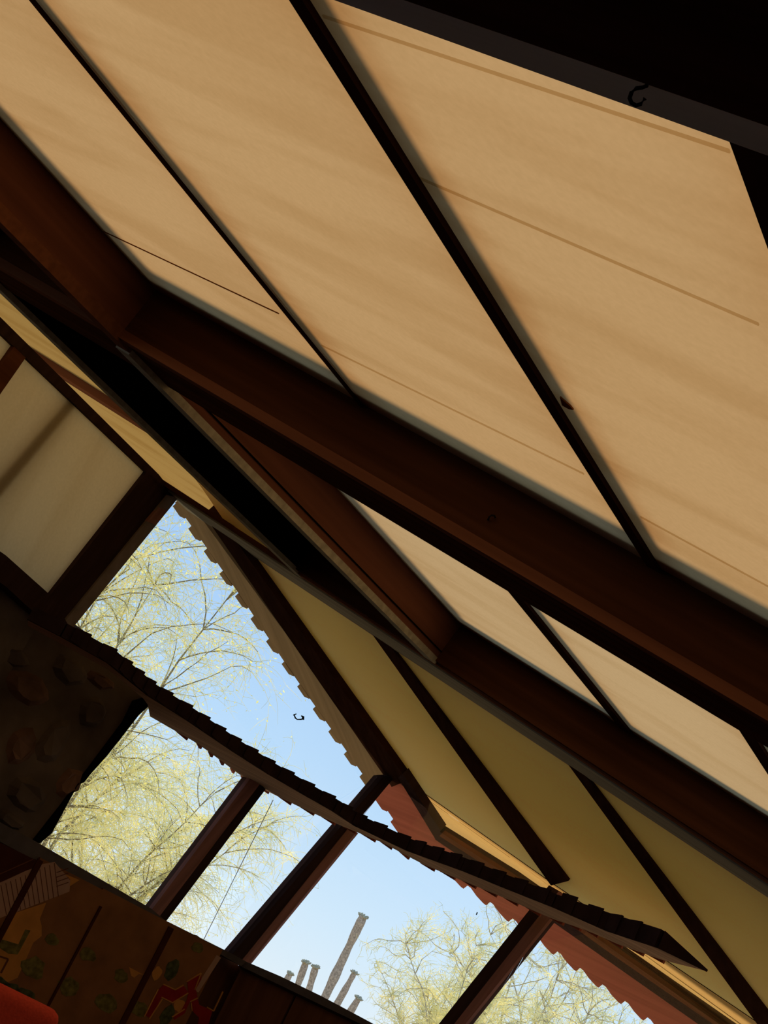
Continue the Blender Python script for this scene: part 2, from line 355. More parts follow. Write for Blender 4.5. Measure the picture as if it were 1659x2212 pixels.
def teeth(parent, m, tips, step, n, pl, thick, depth, start=0, shape='ramp'):
    """small prisms along a board edge: each steps out, runs on, and ramps back"""
    ux, uy = nrm(step); px, py = -uy, ux                    # outward = rotate
    for i in range(start, n):
        q = (tips[0]+step[0]*i, tips[1]+step[1]*i); s = math.hypot(*step)
        if shape == 'ramp': pr = [(0, -3), (0, depth), (.45, depth), (.62, 0), (.62, -3)]
        else: pr = [(.1, -4), (.45, 3), (.8, depth), (.92, depth), (.97, -4)]
        slab('tooth', [(q[0]+ux*s*t+px*dd, q[1]+uy*s*t+py*dd) for t, dd in pr], pl, thick, m, parent)
teeth(eave, M['red'], (912, 1846), (48.6, 35.6), 16, EV, NQ*.03, 7, 0, 'tip')
barge = thing('bargeboard', 'tan verge board with toothed edge along the gable, seen through the upper window', 'fascia', tuple(q2((612, 1435))))
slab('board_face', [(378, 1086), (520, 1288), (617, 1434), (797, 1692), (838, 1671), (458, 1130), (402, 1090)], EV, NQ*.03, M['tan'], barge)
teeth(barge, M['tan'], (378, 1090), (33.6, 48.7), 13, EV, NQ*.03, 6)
teeth(eave, M['red'], (378+33.6*13, 1090+48.7*13), (33.6, 48.7), 2, EV, NQ*.03, 6)
slab('verge_trim', [(860, 1680), (870, 1672), (952, 1794), (940, 1812)], off(Q2, -.065), NQ*.06, M['mull'], barge)

# ------------------------------------------------------------------ glazing
def bar(name, px, pl, din, dout, m, parent): return slab(name, px, off(pl, -din), pl[1]*(din+dout), m, parent)
win2 = setting('window_2')                                 # gable glazing beside the pier
bar('mullion', [(326, 1967), (359, 1990), (574, 1705), (545, 1676)], GP, .04, .06, M['mull'], win2)
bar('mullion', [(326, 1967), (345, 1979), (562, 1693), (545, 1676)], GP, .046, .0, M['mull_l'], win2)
bar('corner_post', [(500, 2063), (520, 2075), (853, 1678), (826, 1680)], GP, .05, .06, M['mull'], win2)
bar('post_pale_face', [(519, 2079), (542, 2083), (774, 1800), (752, 1790)], GP, .055, .06, M['mull_l'], win2)  # side face of the post, outside light put into its colour
bar('pane', [(80, 1826), (338, 1972), (552, 1692), (330, 1480), (300, 1530)], GP, .0, .006, M['glass'], win2)
bar('pane', [(345, 1980), (508, 2068), (745, 1790), (565, 1700)], GP, .0, .006, M['glass'], win2)
bar('pane', [(128, 1368), (345, 1500), (560, 1690), (765, 1770), (838, 1676), (450, 1120), (372, 1070)], GP, .0, .006, M['glass'], win2)
win3 = setting('window_3')                                 # front glazing
bar('mullion', [(862, 2320), (920, 2316), (1226, 1935), (1186, 1912)], FP, .04, .07, M['mull'], win3)
bar('mullion_lit_face', [(892, 2325), (921, 2317), (1229, 1934), (1206, 1926)], FP, .045, .0, M['mull_l'], win3)
bar('mullion', [(1400, 2530), (1450, 2528), (1680, 2235), (1640, 2222)], FP, .04, .07, M['mull'], win3)
bar('pane', [(532, 2078), (975, 2325), (1205, 1925), (852, 1676)], FP, .0, .006, M['glass'], win3)
bar('pane', [(985, 2330), (1430, 2570), (1650, 2235), (1208, 1926)], FP, .0, .006, M['glass'], win3)

# sill
trim1 = setting('trim_1')
slab('sill_board', [(-200, 1668), (83, 1821), (327, 1963), (357, 1988), (503, 2061), (532, 2077), (521, 2087), (340, 1984), (100, 1872), (-200, 1710)], off(GP, -.27), NG*.35, M['sill'], trim1)
slab('sill_board', [(510, 2068), (606, 2109), (695, 2152), (800, 2208), (1430, 2570), (1425, 2590), (800, 2222), (640, 2145), (515, 2085)], off(FP, -.20), NF*.3, M['sill'], trim1)

# clerestory (left): milky panels in a dark frame
win1 = setting('window_1')
ZB = 2.975-1.5+1.35
def wl(s, z): return PT - P*s + Z*(z-PT[2])                # along the clerestory wall, away from the window corner
def wbox(name, s0, s1, z0, z1, t0, t1, m, parent=win1, zt0=None, zt1=None):
    q = [(s0, z0), (s1, z0), (s1, z1 if zt1 is None else zt1), (s0, z1 if zt0 is None else zt0)]
    return MBd().hexa([wl(s, z)+NW*t0 for s, z in q], [wl(s, z)+NW*t1 for s, z in q]).build(name, m, parent)
def sz(q): v = hit(q, WP)-PT; return (-(v@nrm([P[0], P[1], 0])), v[2]+PT[2])
def wpoly(name, px, t0, t1, m, parent=win1):
    a = [hit(q, WP) for q in px]; return MBd().hexa([x+NW*t0 for x in a], [x+NW*t1 for x in a]).build(name, m, parent)
wpoly('head_frame', [(-300, 395), (0, 690), (200, 888), (335, 1022), (372, 1068), (345, 1080), (315, 1024), (46, 769), (0, 725), (-300, 440)], -.05, .03, M['mull'])
wpoly('corner_post', [(310, 1018), (372, 1068), (362, 1085), (130, 1366), (88, 1300)], -.06, .03, M['mull'])
wpoly('post_pale_face', [(352, 1066), (374, 1072), (134, 1367), (112, 1358)], -.02, .045, M['cover'])
wpoly('post_pale_face', [(331, 1092), (350, 1098), (324, 1130), (305, 1122)], -.02, .05, M['mull_l'])
wpoly('post', [(24, 745), (48, 770), (-155, 1060), (-180, 1035)], -.05, .03, M['rustp'])
wpoly('bottom_frame', [(-300, 985), (0, 1195), (100, 1284), (135, 1345), (130, 1372), (90, 1345), (0, 1262), (-300, 1050)], -.06, .05, M['mull'])
def milk(px):
    a = [hit(q, WP) for q in px]; me = sheet('milky_pane', a, M['milk'], win1); return me
milk([(44, 766), (318, 1022), (94, 1292), (-170, 1050)]); milk([(-240, 520), (26, 746), (-190, 1040), (-440, 810)])
wpoly('outer_post', [(146, 862), (166, 878), (5, 1072), (-60, 1130), (-80, 1110), (-10, 1040)], -.12, -.03, M['wood'])

# ------------------------------------------------------------------ walls, floor, ground
def wallquad(name, pts, z0, z1, th, m, kind=True):
    """pts: two plan points; z1 may be a pair"""
    a, b = [np.array([x[0], x[1], 0.]) for x in pts]; n = nrm(np.cross(b-a, Z))*th; zt = z1 if hasattr(z1, '__len__') else (z1, z1)
    f = [a+Z*z0, b+Z*z0, b+Z*zt[1], a+Z*zt[0]]
    o = MBd().hexa(f, [x+n for x in f]).build(name, m)
    if kind: o['kind'] = 'structure'
    return o
sb = hit((83, 1850), off(GP, -.0)); sc = hit((515, 2085), GP)
gl0 = sc - nrm([D[0], D[1], 0])*2.75; fr1 = sc + B*6.2
wl_ = setting('wall_left'); wf_ = setting('wall_front')
o = wallquad('wall_lower', ((gl0[0], gl0[1]), (sc[0], sc[1])), -.3, (1.40, 1.415), -.16, M['wallb'], False); o.parent = wl_
o = wallquad('wall_lower', ((sc[0], sc[1]), (fr1[0], fr1[1])), -.3, (1.40, 1.10), -.16, M['wallb'], False); o.parent = wf_
# wood wall panels with joints on the right of the screen
pg = off(FP, -.02)
for i, (x0, x1) in enumerate(((522, 636), (641, 760), (765, 900))):
    f0 = lambda x: (x, 2090+(x-522)*.50)
    def down(q, k): return (q[0]-.44*k, q[1]+.90*k)
    slab('wall_panel', [f0(x0), f0(x1), down(f0(x1), 420), down(f0(x0), 420)], off((hit((522, 2090), FP), nrm([NF[0], NF[1], 0])), -.14), NF*.03, M['wallb'], wf_)
wbase = [PT - P*17, PT]
# masonry below the clerestory, along P
wm = MBd().hexa([PT-P*17-Z*PT[2]-Z*.3, PT+NG*.1-Z*PT[2]-Z*.3, PT+NG*.1+Z*(2.80-PT[2]), PT-P*17+Z*(2.80-PT[2])],
                [x-NW*.5 for x in (PT-P*17-Z*PT[2]-Z*.3, PT+NG*.1-Z*PT[2]-Z*.3, PT+NG*.1+Z*(2.80-PT[2]), PT-P*17+Z*(2.80-PT[2]))]).build('masonry', M['stone'], wl_)
rb = (fr1[0]-.6, -4.5)
lb = (PT-P*17)
wallquad('wall_right', ((fr1[0], fr1[1]), rb), -.3, 3.2, -.2, M['dark'])
wallquad('wall_back', (rb, (lb[0], -4.5)), -.3, 5.5, -.2, M['dark'])
fl = MBd().box((-11, -5, -.1), (7, 8, 0)); 
fl = MBd().hexa([(x, y, -.1) for x, y in ((lb[0], -4.6), (rb[0], -4.6), (fr1[0], fr1[1]), (sc[0], sc[1]), (PT[0], PT[1]))],
                [(x, y, 0) for x, y in ((lb[0], -4.6), (rb[0], -4.6), (fr1[0], fr1[1]), (sc[0], sc[1]), (PT[0], PT[1]))]).build('floor', M['floor']); fl['kind'] = 'structure'
gr = MBd().box((-250, -100, -.5), (250, 400, -.3)).build('ground', M['ground']); gr['kind'] = 'structure'

# ------------------------------------------------------------------ stone pier
random.seed(4)
pier = thing('stone_pier', 'dark rubble stone pier left of the windows, under the pointed shelf', 'pier', tuple(hit((140, 1800), off(GP, -.15))*np.array([1, 1, 0])))
gi = off(GP, -.10)
edge = [(322, 1508), (300, 1530), (262, 1578), (222, 1632), (196, 1668), (180, 1688), (166, 1694), (150, 1722), (140, 1745), (122, 1770), (112, 1798), (98, 1812), (83, 1822)]
outl = edge + [(100, 1870), (-200, 1720), (-200, 1290), (128, 1362), (330, 1490)]
fr0 = [hit(q, gi) for q in outl]
mb = MBd(); bk = [x+NG*.25 for x in fr0]; mb.hexa(fr0, bk)
base = [hit(q, gi) for q in ((100, 1868), (-200, 1718))]
mb.hexa([base[0], base[1], base[1]*np.array([1, 1, 0]), base[0]*np.array([1, 1, 0])], [x+NG*.25 for x in (base[0], base[1], base[1]*np.array([1, 1, 0]), base[0]*np.array([1, 1, 0]))])
mb.build('masonry_core', M['stone'], pier)
slab('pier_shaded_side', [(322, 1505), (338, 1510), (300, 1545), (232, 1632), (196, 1672), (182, 1690), (168, 1696), (112, 1800), (86, 1822), (75, 1815), (130, 1745), (268, 1560), (290, 1515)], off(GP, -.13), NG*.2, M['black'], pier)  # side of the pier in shade, painted black
stones = [((60, 1490), 62, 38, 25), ((150, 1450), 48, 30, 40), ((115, 1600), 34, 62, 30), ((45, 1610), 40, 48, 20), ((200, 1540), 34, 42, 35), ((60, 1715), 50, 40, 28),
          ((150, 1690), 26, 40, 40), ((25, 1420), 44, 24, 20), ((20, 1770), 40, 20, 28), ((215, 1470), 36, 18, 30)]
for i, (c, rx, ry, an) in enumerate(stones):
    mb = MBd(); n = 10; ring = []; ca, sa = math.cos(math.radians(an)), math.sin(math.radians(an))
    for k in range(n):
        w = 2*math.pi*k/n; r = random.uniform(.82, 1.12); x, y = rx*r*math.cos(w), ry*r*math.sin(w)
        ring.append((c[0]+x*ca-y*sa, c[1]+x*sa+y*ca))
    inn = [lerp(c, q, .62+random.uniform(-.06, .06)) for q in ring]
    a = [hit(q, gi)+NG*.01 for q in ring]; b2 = [hit(q, gi)-NG*random.uniform(.022, .05) for q in inn]
    mb.hexa(a, b2).build('stone', M['stone2'] if i % 3 == 0 else M['stone'], pier)

# ------------------------------------------------------------------ pointed light shelf with dentils
ZD = hit((550, 1690), GP)[2]; DK = (np.array([0, 0, ZD]), Z)
near = [(60, 1338), (130, 1374), (230, 1430), (316, 1500), (400, 1553), (500, 1621), (578, 1671), (659, 1718), (714, 1749), (765, 1783), (881, 1838), (1000, 1881), (1098, 1921), (1196, 1960), (1312, 2011), (1421, 2047), (1527, 2098)]
farp = [(60, 1352), (230, 1444), (318, 1516), (324, 1548), (430, 1608), (540, 1690), (625, 1733), (733, 1782), (835, 1824), (902, 1862), (1000, 1903), (1100, 1944), (1190, 1984), (1269, 2010), (1319, 2034), (1431, 2074), (1527, 2098)]
N3 = [hit(q, DK) for q in near]; F3 = [hit(q, DK) for q in farp]
shelf = thing('pointed_shelf', 'long dark pointed shelf with toothed edges, running past the window posts to a sharp tip', 'shelf', tuple(N3[6]))
mb = MBd()
def strip(poly_a, poly_b):
    return poly_a + poly_b[::-1][1:]
# underside board as quads between near and far edges, resampled
def resamp(pts, n):
    pts = np.array(pts); d = np.r_[0, np.cumsum(np.linalg.norm(np.diff(pts, axis=0), axis=1))]; t = np.linspace(0, d[-1], n)
    return [np.array([np.interp(x, d, pts[:, i]) for i in range(3)]) for x in t]
n = 40; A = resamp(N3, n); Bf = resamp(F3, n)
for i in range(n-1):
    q = [A[i], A[i+1], Bf[i+1], Bf[i]]; o = len(mb.v)
    mb.v += [tuple(x) for x in q] + [tuple(x+Z*.06*min(1, (n-1-i-(k in (1, 2)))/6+.02)) for k, x in enumerate(q)]
    mb.f += [(o, o+1, o+2, o+3), (o+7, o+6, o+5, o+4), (o, o+4, o+5, o+1), (o+3, o+2, o+6, o+7)]
mb.build('shelf_board', M['deck'], shelf)
mb = MBd()
for i in range(len(N3)-1):
    a, b = N3[i], N3[i+1]; d = nrm(b-a); w = nrm(np.cross(d, Z))*.03
    h0 = .075 if i < len(N3)-2 else .09; h1 = .075 if i < len(N3)-2 else .006
    if N3[i][0] > 2.1: h0 = .10
    if N3[i+1][0] > 2.1 and i < len(N3)-2: h1 = .10
    mb.hexa([a-Z*.004, b-Z*.004, b+Z*h1, a+Z*h0], [x+w for x in (a-Z*.004, b-Z*.004, b+Z*h1, a+Z*h0)])
mb.build('shelf_fascia', M['deckd'], shelf)
def along(pts, s):
    pts = np.array(pts); d = np.r_[0, np.cumsum(np.linalg.norm(np.diff(pts, axis=0), axis=1))]
    return np.array([np.interp(s, d, pts[:, i]) for i in range(3)]), d[-1]
L_ = along(N3, 0)[1]; s = .25
while s < L_-.55:
    a, b = along(N3, s)[0], along(N3, s+.095)[0]; d = nrm(b-a); w = nrm(np.cross(d, Z))
    zt = .088
    if a[0] > 2.0: zt = .108
    MBd().hexa([a+Z*.004+w*.025, b-Z*.008+w*.025, b+Z*zt+w*.025, a+Z*(zt-.010)+w*.025], [x+w*.016 for x in (a+Z*.004+w*.025, b-Z*.008+w*.025, b+Z*zt+w*.025, a+Z*(zt-.010)+w*.025)]).build('tooth', M['deckd'], shelf)
    s += .17
L2 = along(F3, 0)[1]; s = .62
while s < L2-.5:
    a, b = along(F3, s)[0], along(F3, s+.10)[0]
    if a[0] < -.70: s += .17; continue
    d = nrm(b-a); w = -nrm(np.cross(d, Z))
    MBd().hexa([a-Z*.0, b-Z*.012+w*.03, b+Z*.05+w*.03, a+Z*.05], [x+w*.02 for x in (a-Z*.0, b-Z*.012+w*.03, b+Z*.05+w*.03, a+Z*.05)]).build('tooth', M['red'], shelf)
    s += .17

# ------------------------------------------------------------------ folding screen below the sill
M['s_base'] = mat('screen_ground', (.30, .13, .05), .6, .25, 6)
M['s_gold'] = mat('screen_gold', (.62, .27, .06), .5, .2, 8)
M['s_pale'] = mat('screen_pale', (.50, .30, .21), .7, .1, 8)
M['s_line'] = mat('screen_line', (.16, .06, .035), .7, .1, 8)
M['s_green'] = mat('screen_green', (.20, .16, .04), .7, .5, 30)
M['s_dgreen'] = mat('screen_dark_green', (.10, .11, .045), .7, .5, 30)
M['s_red'] = mat('screen_red', (.33, .02, .018), .6, .2, 10)
M['s_edge'] = mat('screen_frame', (.075, .022, .014), .5, .2, 10)
GS0 = off(GP, -.30); SPL = GS0
top_q = [(-300, 1690), (86, 1855), (222, 1922), (372, 1996), (478, 2058)]
foot = lambda q, k=520: (q[0]-.47*k, q[1]+.88*k)
scr = thing('folding_screen', 'dark gold painted folding screen standing under the window sill', 'screen', tuple(hit((222, 1968), GS0)*np.array([1, 1, 0])))
panels = []
for i in range(4):
    a, b = top_q[i], top_q[i+1]
    A3, B3 = hit(a, GS0), hit(b, GS0); A3[2] = B3[2] = max(A3[2], B3[2]) if i else A3[2]
    f = [A3, B3, B3*np.array([1, 1, 0])+Z*.02, A3*np.array([1, 1, 0])+Z*.02]
    panels.append(MBd().hexa(f, [x+NG*.02 for x in f]).build('panel', M['s_base'], scr))
def paint(k, nm, px, m, lift=.002):
    return slab(nm, px, off(GS0, -lift), NG*(lift+.001), m, panels[k])
def line(k, nm, pts, w, m, lift=.003):
    for a, b in zip(pts[:-1], pts[1:]):
        ux, uy = nrm((b[0]-a[0], b[1]-a[1])); px, py = -uy*w/2, ux*w/2
        paint(k, nm, [(a[0]+px, a[1]+py), (b[0]+px, b[1]+py), (b[0]-px, b[1]-py), (a[0]-px, a[1]-py)], m, lift)
def blob(k, nm, c, rx, ry, m, lift=.0025, seed=0, an=28):
    rnd = random.Random(seed); pts = []; ca, sa = math.cos(math.radians(an)), math.sin(math.radians(an))
    for j in range(14):
        w = 2*math.pi*j/14; r = rnd.uniform(.8, 1.15); x, y = rx*r*math.cos(w), ry*r*math.sin(w); pts.append((c[0]+x*ca-y*sa, c[1]+x*sa+y*ca))
    paint(k, nm, pts, m, lift)
paint(1, 'striped_mat', [(-60, 1935), (0, 1907), (85, 1868), (118, 1862), (152, 1902), (150, 1926), (30, 1972), (-60, 2005)], M['s_pale'])
for j in range(12): line(1, 'mat_line', [(2+j*10.5, 1912-j*4.3), (14+j*10.2, 1976-j*3.6)], 1.6, M['s_line'], .003)
for j in range(4): line(1, 'mat_line', [(122, 1885+j*10), (148, 1876+j*10)], 1.6, M['s_line'], .0032)
paint(0, 'dark_field', [(-60, 1790), (0, 1820), (86, 1862), (70, 1876), (0, 1900), (-60, 1925)], M['s_edge'], .0035)
line(0, 'red_rail', [(-40, 1917), (80, 1862)], 14, M['s_edge'], .005); line(0, 'rail_glint', [(-40, 1906), (72, 1856)], 2, M['rust'], .006)
paint(1, 'gold_cloud', [(-60, 2045), (0, 2018), (33, 1972), (100, 1950), (86, 1985), (90, 2000), (90, 2022), (72, 2036), (55, 2075), (38, 2112), (10, 2125), (-60, 2135)], M['s_gold'])
paint(1, 'gold_cloud', [(140, 1888), (172, 1901), (150, 1915), (152, 1900)], M['s_gold'])
paint(1, 'green_clump', [(-40, 2040), (0, 2028), (40, 2040), (55, 2008), (66, 2010), (48, 2044), (38, 2062), (18, 2060), (0, 2048)], M['s_green'], .004)
line(1, 'ochre_fret', [(0, 2066), (18, 2072), (2, 2102)], 4, M['s_line'], .004)
for j, (c, r, k) in enumerate((((112, 2030), 15, 1), ((72, 2090), 28, 1), ((190, 2062), 18, 2), ((148, 2132), 24, 2), ((232, 2168), 26, 2), ((262, 2108), 16, 2), ((300, 2180), 20, 2))):
    blob(k, 'green_clump', c, r, r*.85, M['s_green'], .0025, j)
for j, c in enumerate(((25, 2140), (55, 2150), (0, 2128))): blob(1, 'dark_clump', c, 26, 16, M['s_dgreen'], .003, 20+j)
line(1, 'gold_line', [(-10, 2140), (40, 2155)], 3, M['s_gold'], .004)
paint(2, 'gold_leaf', [(279, 2089), (311, 2106), (300, 2104), (290, 2112), (283, 2108)], M['s_gold'], .003)
blob(3, 'gold_leaf', (339, 2103), 11, 16, M['s_gold'], .003, 31); blob(3, 'dark_clump', (372, 2096), 15, 23, M['s_dgreen'], .003, 32)
blob(3, 'green_clump', (427, 2047), 13, 11, M['s_green'], .003, 33); blob(3, 'dark_clump', (362, 2192), 13, 26, M['s_dgreen'], .003, 34)
blob(3, 'ochre_patch', (388, 2172), 12, 14, M['s_gold'], .0025, 35, 20)
for pts in ([(353, 2128), (379, 2139), (397, 2129), (407, 2145), (373, 2165), (349, 2155), (325, 2199), (314, 2194), (344, 2137)],
            [(405, 2121), (435, 2103), (435, 2115), (423, 2137), (427, 2155), (409, 2166), (399, 2189), (377, 2203), (374, 2196), (392, 2182), (404, 2160), (407, 2145)],
            [(413, 2165), (427, 2158), (431, 2171), (459, 2183), (447, 2225), (425, 2225), (430, 2198), (417, 2185)]):
    paint(3, 'red_fret', pts, M['s_red'], .004)
for pts in ([(353, 2126), (379, 2138), (397, 2128)], [(403, 2121), (435, 2102), (421, 2138)], [(407, 2145), (373, 2166), (349, 2154)], [(411, 2164), (427, 2156)], [(413, 2166), (415, 2184)], [(312, 2196), (342, 2137)], [(323, 2201), (351, 2158)], [(372, 2197), (399, 2180)], [(448, 2176), (462, 2184), (482, 2142)]):
    line(3, 'gold_line', pts, 2.5, M['s_gold'], .006)
line(3, 'ochre_post', [(473, 2066), (424, 2141)], 11, M['s_pale'], .003)
for k, (a, b, w) in enumerate((((88, 1858), (-82, 2178), 13), ((219, 1958), (80, 2220), 5), ((371, 2004), (240, 2260), 12))):
    line(k+1, 'fold_edge', [a, b], w, M['s_edge'], .010)

# ------------------------------------------------------------------ red chair, corner in view
cp = at((70, 2215), 5.2); a_ = hit((0, 2163), (cp, FW))
chair = thing('upholstered_chair', 'bright red upholstered chair back at the bottom left corner', 'chair', (cp[0]-.1, cp[1]+.1, 0))
def rounded(px_top, zlow, plane, th, name, m):
    pts = [hit(q, plane) for q in px_top]; return pts
ax = nrm([1, .25, 0]); ay = nrm(np.cross(Z, ax))
def rbox(name, c, dims, bev, m, parent, rot=ax):
    import bmesh
    bm = bmesh.new(); bmesh.ops.create_cube(bm, size=1); u = nrm(rot); v = np.cross(Z, u)
    for w in bm.verts:
        l = w.co; p = np.array(c) + u*l.x*dims[0] + v*l.y*dims[1] + Z*l.z*dims[2] - base_of(parent); w.co = p
    bmesh.ops.bevel(bm, geom=bm.edges[:], offset=bev, segments=4, affect='EDGES', profile=.6)
    me = bpy.data.meshes.new(name); bm.to_mesh(me); bm.free(); me.materials.append(m)
    me.polygons.foreach_set('use_smooth', [True]*len(me.polygons)); o = bpy.data.objects.new(name, me); S.collection.objects.link(o); o.parent = parent; return o
ct = at((50, 2160), 5.2)                                   # highest point of the back in view
bc = np.array([ct[0]-.13, ct[1]+.05, 0])
rbox('backrest', (bc[0], bc[1], ct[2]-.30), (.52, .11, .62), .045, M['redcloth'], chair)
rbox('seat', (bc[0]+ay[0]*.27, bc[1]+ay[1]*.27, .42), (.54, .52, .14), .04, M['redcloth'], chair)
for sx_ in (-.22, .22):
    for sy_ in (.05, .48):
        q = bc + ax*sx_ + ay*sy_; MBd().tube([q, q+Z*(.36 if sy_ > .2 else .6)], (.018, .024), 8).build('leg', M['wood'], chair)

# ------------------------------------------------------------------ hooks
def hook(px, depth, r, label, anchor):
    pts = [at(q, depth) for q in px]; pts = [anchor] + pts
    o = MBd().tube(pts, r, 8).build('cup_hook', M['iron'], None, True, loc=pts[0]); tag(o, label, 'hook'); return o
hd = hit((1392, 190), hp(HB)); dh = (hd-EYE)@FW
hook([(1396, 186), (1388, 189), (1374, 191), (1364, 200), (1360, 212), (1364, 222), (1374, 228), (1384, 225), (1393, 213)], dh-.012, .0026, 'black iron cup hook screwed under the nearest beam, top right', hd+NA*.01)
hd = hit((1052, 1120), (rf(PM0, 0, 0), P)); dh = (hd-EYE)@FW
hook([(1055, 1121), (1057, 1116), (1062, 1113), (1068, 1114), (1070, 1119)], dh-.025, .0035, 'tiny dark hook on the side of the middle beam', hd+P*.01)

# small things at the glass
sm = MBd(); a = [hit(q, off(GP, -.004)) for q in ((635, 1543), (638, 1551), (642, 1554), (650, 1554), (655, 1553), (655, 1549), (651, 1546))]
sm.tube(a, [.004, .005, .004, .005, .010, .009, .004], 6); sm.tube([hit(q, off(GP, -.004)) for q in ((634, 1545), (640, 1542))], .004, 6)
tag(sm.build('dried_smudge', M['smudge'], None, False, loc=a[0]), 'small dark smudge stuck on the upper window pane', 'smudge')
a = [hit(q, off(FP, -.004)) for q in ((1029, 1976), (1031, 1971))]
tag(MBd().tube(a, .004, 6).build('dried_smudge', M['smudge'], None, False, loc=a[0]), 'tiny speck on the large lower pane left of the post', 'smudge')
c0 = hit((424, 2027), off(GP, -.13)); mb = MBd(); n = 7
mb.hexa([c0 + nrm([D[0], D[1], 0])*.03*math.cos(w) + Z*.02*math.sin(w) for w in [2*math.pi*k/n for k in range(n)]], [c0 + NG*.05 + nrm([D[0], D[1], 0])*.02*math.cos(w) + Z*.014*math.sin(w) for w in [2*math.pi*k/n for k in range(n)]])
M['chip'] = mat('pale_chip', (.75, .5, .3), .8, .2, 20)
tag(mb.build('stone_chip', M['chip'], None, False, loc=c0), 'small pale stone lying on the sill between the two window posts', 'stone')

# ------------------------------------------------------------------ outside: cable, saguaros, trees
cq = [hit((590, 1728), off(GP, .25)), hit((438, 2034), off(GP, .25))]; cq.append(cq[1]*np.array([1, 1, 0])-Z*.3)
M['wire'] = mat('wire', (.42, .44, .45), .5, .1, 20)
tag(MBd().tube(cq, .0028, 5).build('hanging_cable', M['wire'], None, False, loc=cq[2]), 'thin cable hanging from the shelf outside the middle pane', 'cable')

M['sag'] = mat('saguaro_skin', (.62, .50, .38), .9, .5, 14, None, .4)
M['bud'] = mat('saguaro_buds', (.55, .50, .34), .9, .5, 30)
GZ = -.3
def saguaro(tip, basep, wpx, label, seed, bulge):
    rnd = random.Random(seed); dist = 64.0 + 2.2*seed
    t = at(tip, dist); b = at(basep, dist); ax = nrm(t-b); k = (b[2]-GZ)/ax[2]; g = b-ax*k; L = np.linalg.norm(t-g)
    r = wpx/2*dist/FPX
    th = thing('saguaro_cactus', label, 'cactus', (g[0], g[1], GZ), 'saguaros beyond the window')
    mb = MBd(); n = 30; rows = 26; u = nrm(np.cross(ax, R0)); v = np.cross(ax, u)
    off_ = np.zeros(3)
    for i in range(rows):
        s = L*i/(rows-1); d_from_top = (L-s)
        rr = r*(1 + bulge*math.sin(d_from_top*2.6+seed) + .06*math.sin(d_from_top*7+seed*2)); 
        if i == rows-1: rr *= .75
        c = g + ax*s + u*.03*math.sin(s*1.7+seed)
        for j in range(n):
            w = 2*math.pi*j/n; q = rr*(1 + (.10 if j % 2 else -.06)); mb.v.append(tuple(c + q*(u*math.cos(w)+v*math.sin(w))))
    for i in range(rows-1):
        for j in range(n):
            j2 = (j+1) % n; mb.f.append((i*n+j, i*n+j2, (i+1)*n+j2, (i+1)*n+j))
    mb.f.append(tuple(range((rows-1)*n, rows*n)))
    mb.build('stem', M['sag'], th)
    mb = MBd()
    for j in range(44):
        w = rnd.uniform(0, 2*math.pi); rr = r*rnd.uniform(.5, 1.25); c = t + (u*math.cos(w)+v*math.sin(w))*rr*.75 - ax*r*.25
        dr = nrm(ax*.8 + (u*math.cos(w)+v*math.sin(w))*.9*(rr/r)); l = rnd.uniform(.07, .15)
        mb.tube([c, c+dr*l*.6, c+dr*l], (.025, .04, .018), 5)
    mb.build('flower_buds', M['bud'], th)
saguaro((785, 1979), (703, 2152), 17, 'tallest saguaro column, rising alone in the wide pane', 1, .13)
saguaro((661, 2079), (645, 2123), 14, 'second saguaro from the left, taller of the close pair', 2, .06)
saguaro((682, 2089), (668, 2136), 14, 'third saguaro from the left, shorter of the close pair', 3, .06)
saguaro((766, 2101), (730, 2166), 13, 'knobbly saguaro just right of the tallest one', 4, .14)
saguaro((775, 2156), (756, 2187), 14, 'rightmost short saguaro above the sill', 5, .08)
saguaro((627, 2103), (617, 2121), 12, 'smallest saguaro, only its top showing, far left', 6, .05)

def leafy(name, refl, trans):
    m = bpy.data.materials.new(name); m.use_nodes = True; t = m.node_tree; t.nodes.clear()
    out = t.nodes.new('ShaderNodeOutputMaterial'); add = t.nodes.new('ShaderNodeAddShader'); nz = t.nodes.new('ShaderNodeTexNoise'); nz.inputs['Scale'].default_value = 2.5
    tc = t.nodes.new('ShaderNodeTexCoord'); t.links.new(tc.outputs['Object'], nz.inputs['Vector'])
    for i, (n_, c) in enumerate((('ShaderNodeBsdfDiffuse', refl), ('ShaderNodeBsdfTranslucent', trans))):
        b = t.nodes.new(n_); r = t.nodes.new('ShaderNodeValToRGB'); r.color_ramp.elements[0].position = .3; r.color_ramp.elements[1].position = .7
        r.color_ramp.elements[0].color = (c[0]*.62, c[1]*.68, c[2]*.7, 1); r.color_ramp.elements[1].color = (*c, 1)
        t.links.new(nz.outputs['Fac'], r.inputs[0]); t.links.new(r.outputs[0], b.inputs[0]); t.links.new(b.outputs[0], add.inputs[i])
    t.links.new(add.outputs[0], out.inputs[0]); return m
M['bark'] = mat('palo_verde_bark', (.36, .29, .17), .85, .35, 12)
M['twig'] = leafy('palo_verde_twig', (.62, .57, .38), (.60, .54, .29))
M['leaf'] = leafy('palo_verde_bloom', (.58, .52, .20), (.70, .60, .17))
M['mbark'] = mat('mesquite_bark', (.62, .53, .36), .9, .3, 10)
M['mtwig'] = leafy('mesquite_twig', (.66, .61, .40), (.58, .52, .28))
def grow(rnd, p, d, L, seg, wob, droop, up=0):
    pts = [p]; 
    for i in range(seg):
        d = nrm(d + np.array([rnd.gauss(0, wob), rnd.gauss(0, wob), rnd.gauss(0, wob) + up - droop*i/seg])); p = p + d*L/seg; pts.append(p)
    return pts, d
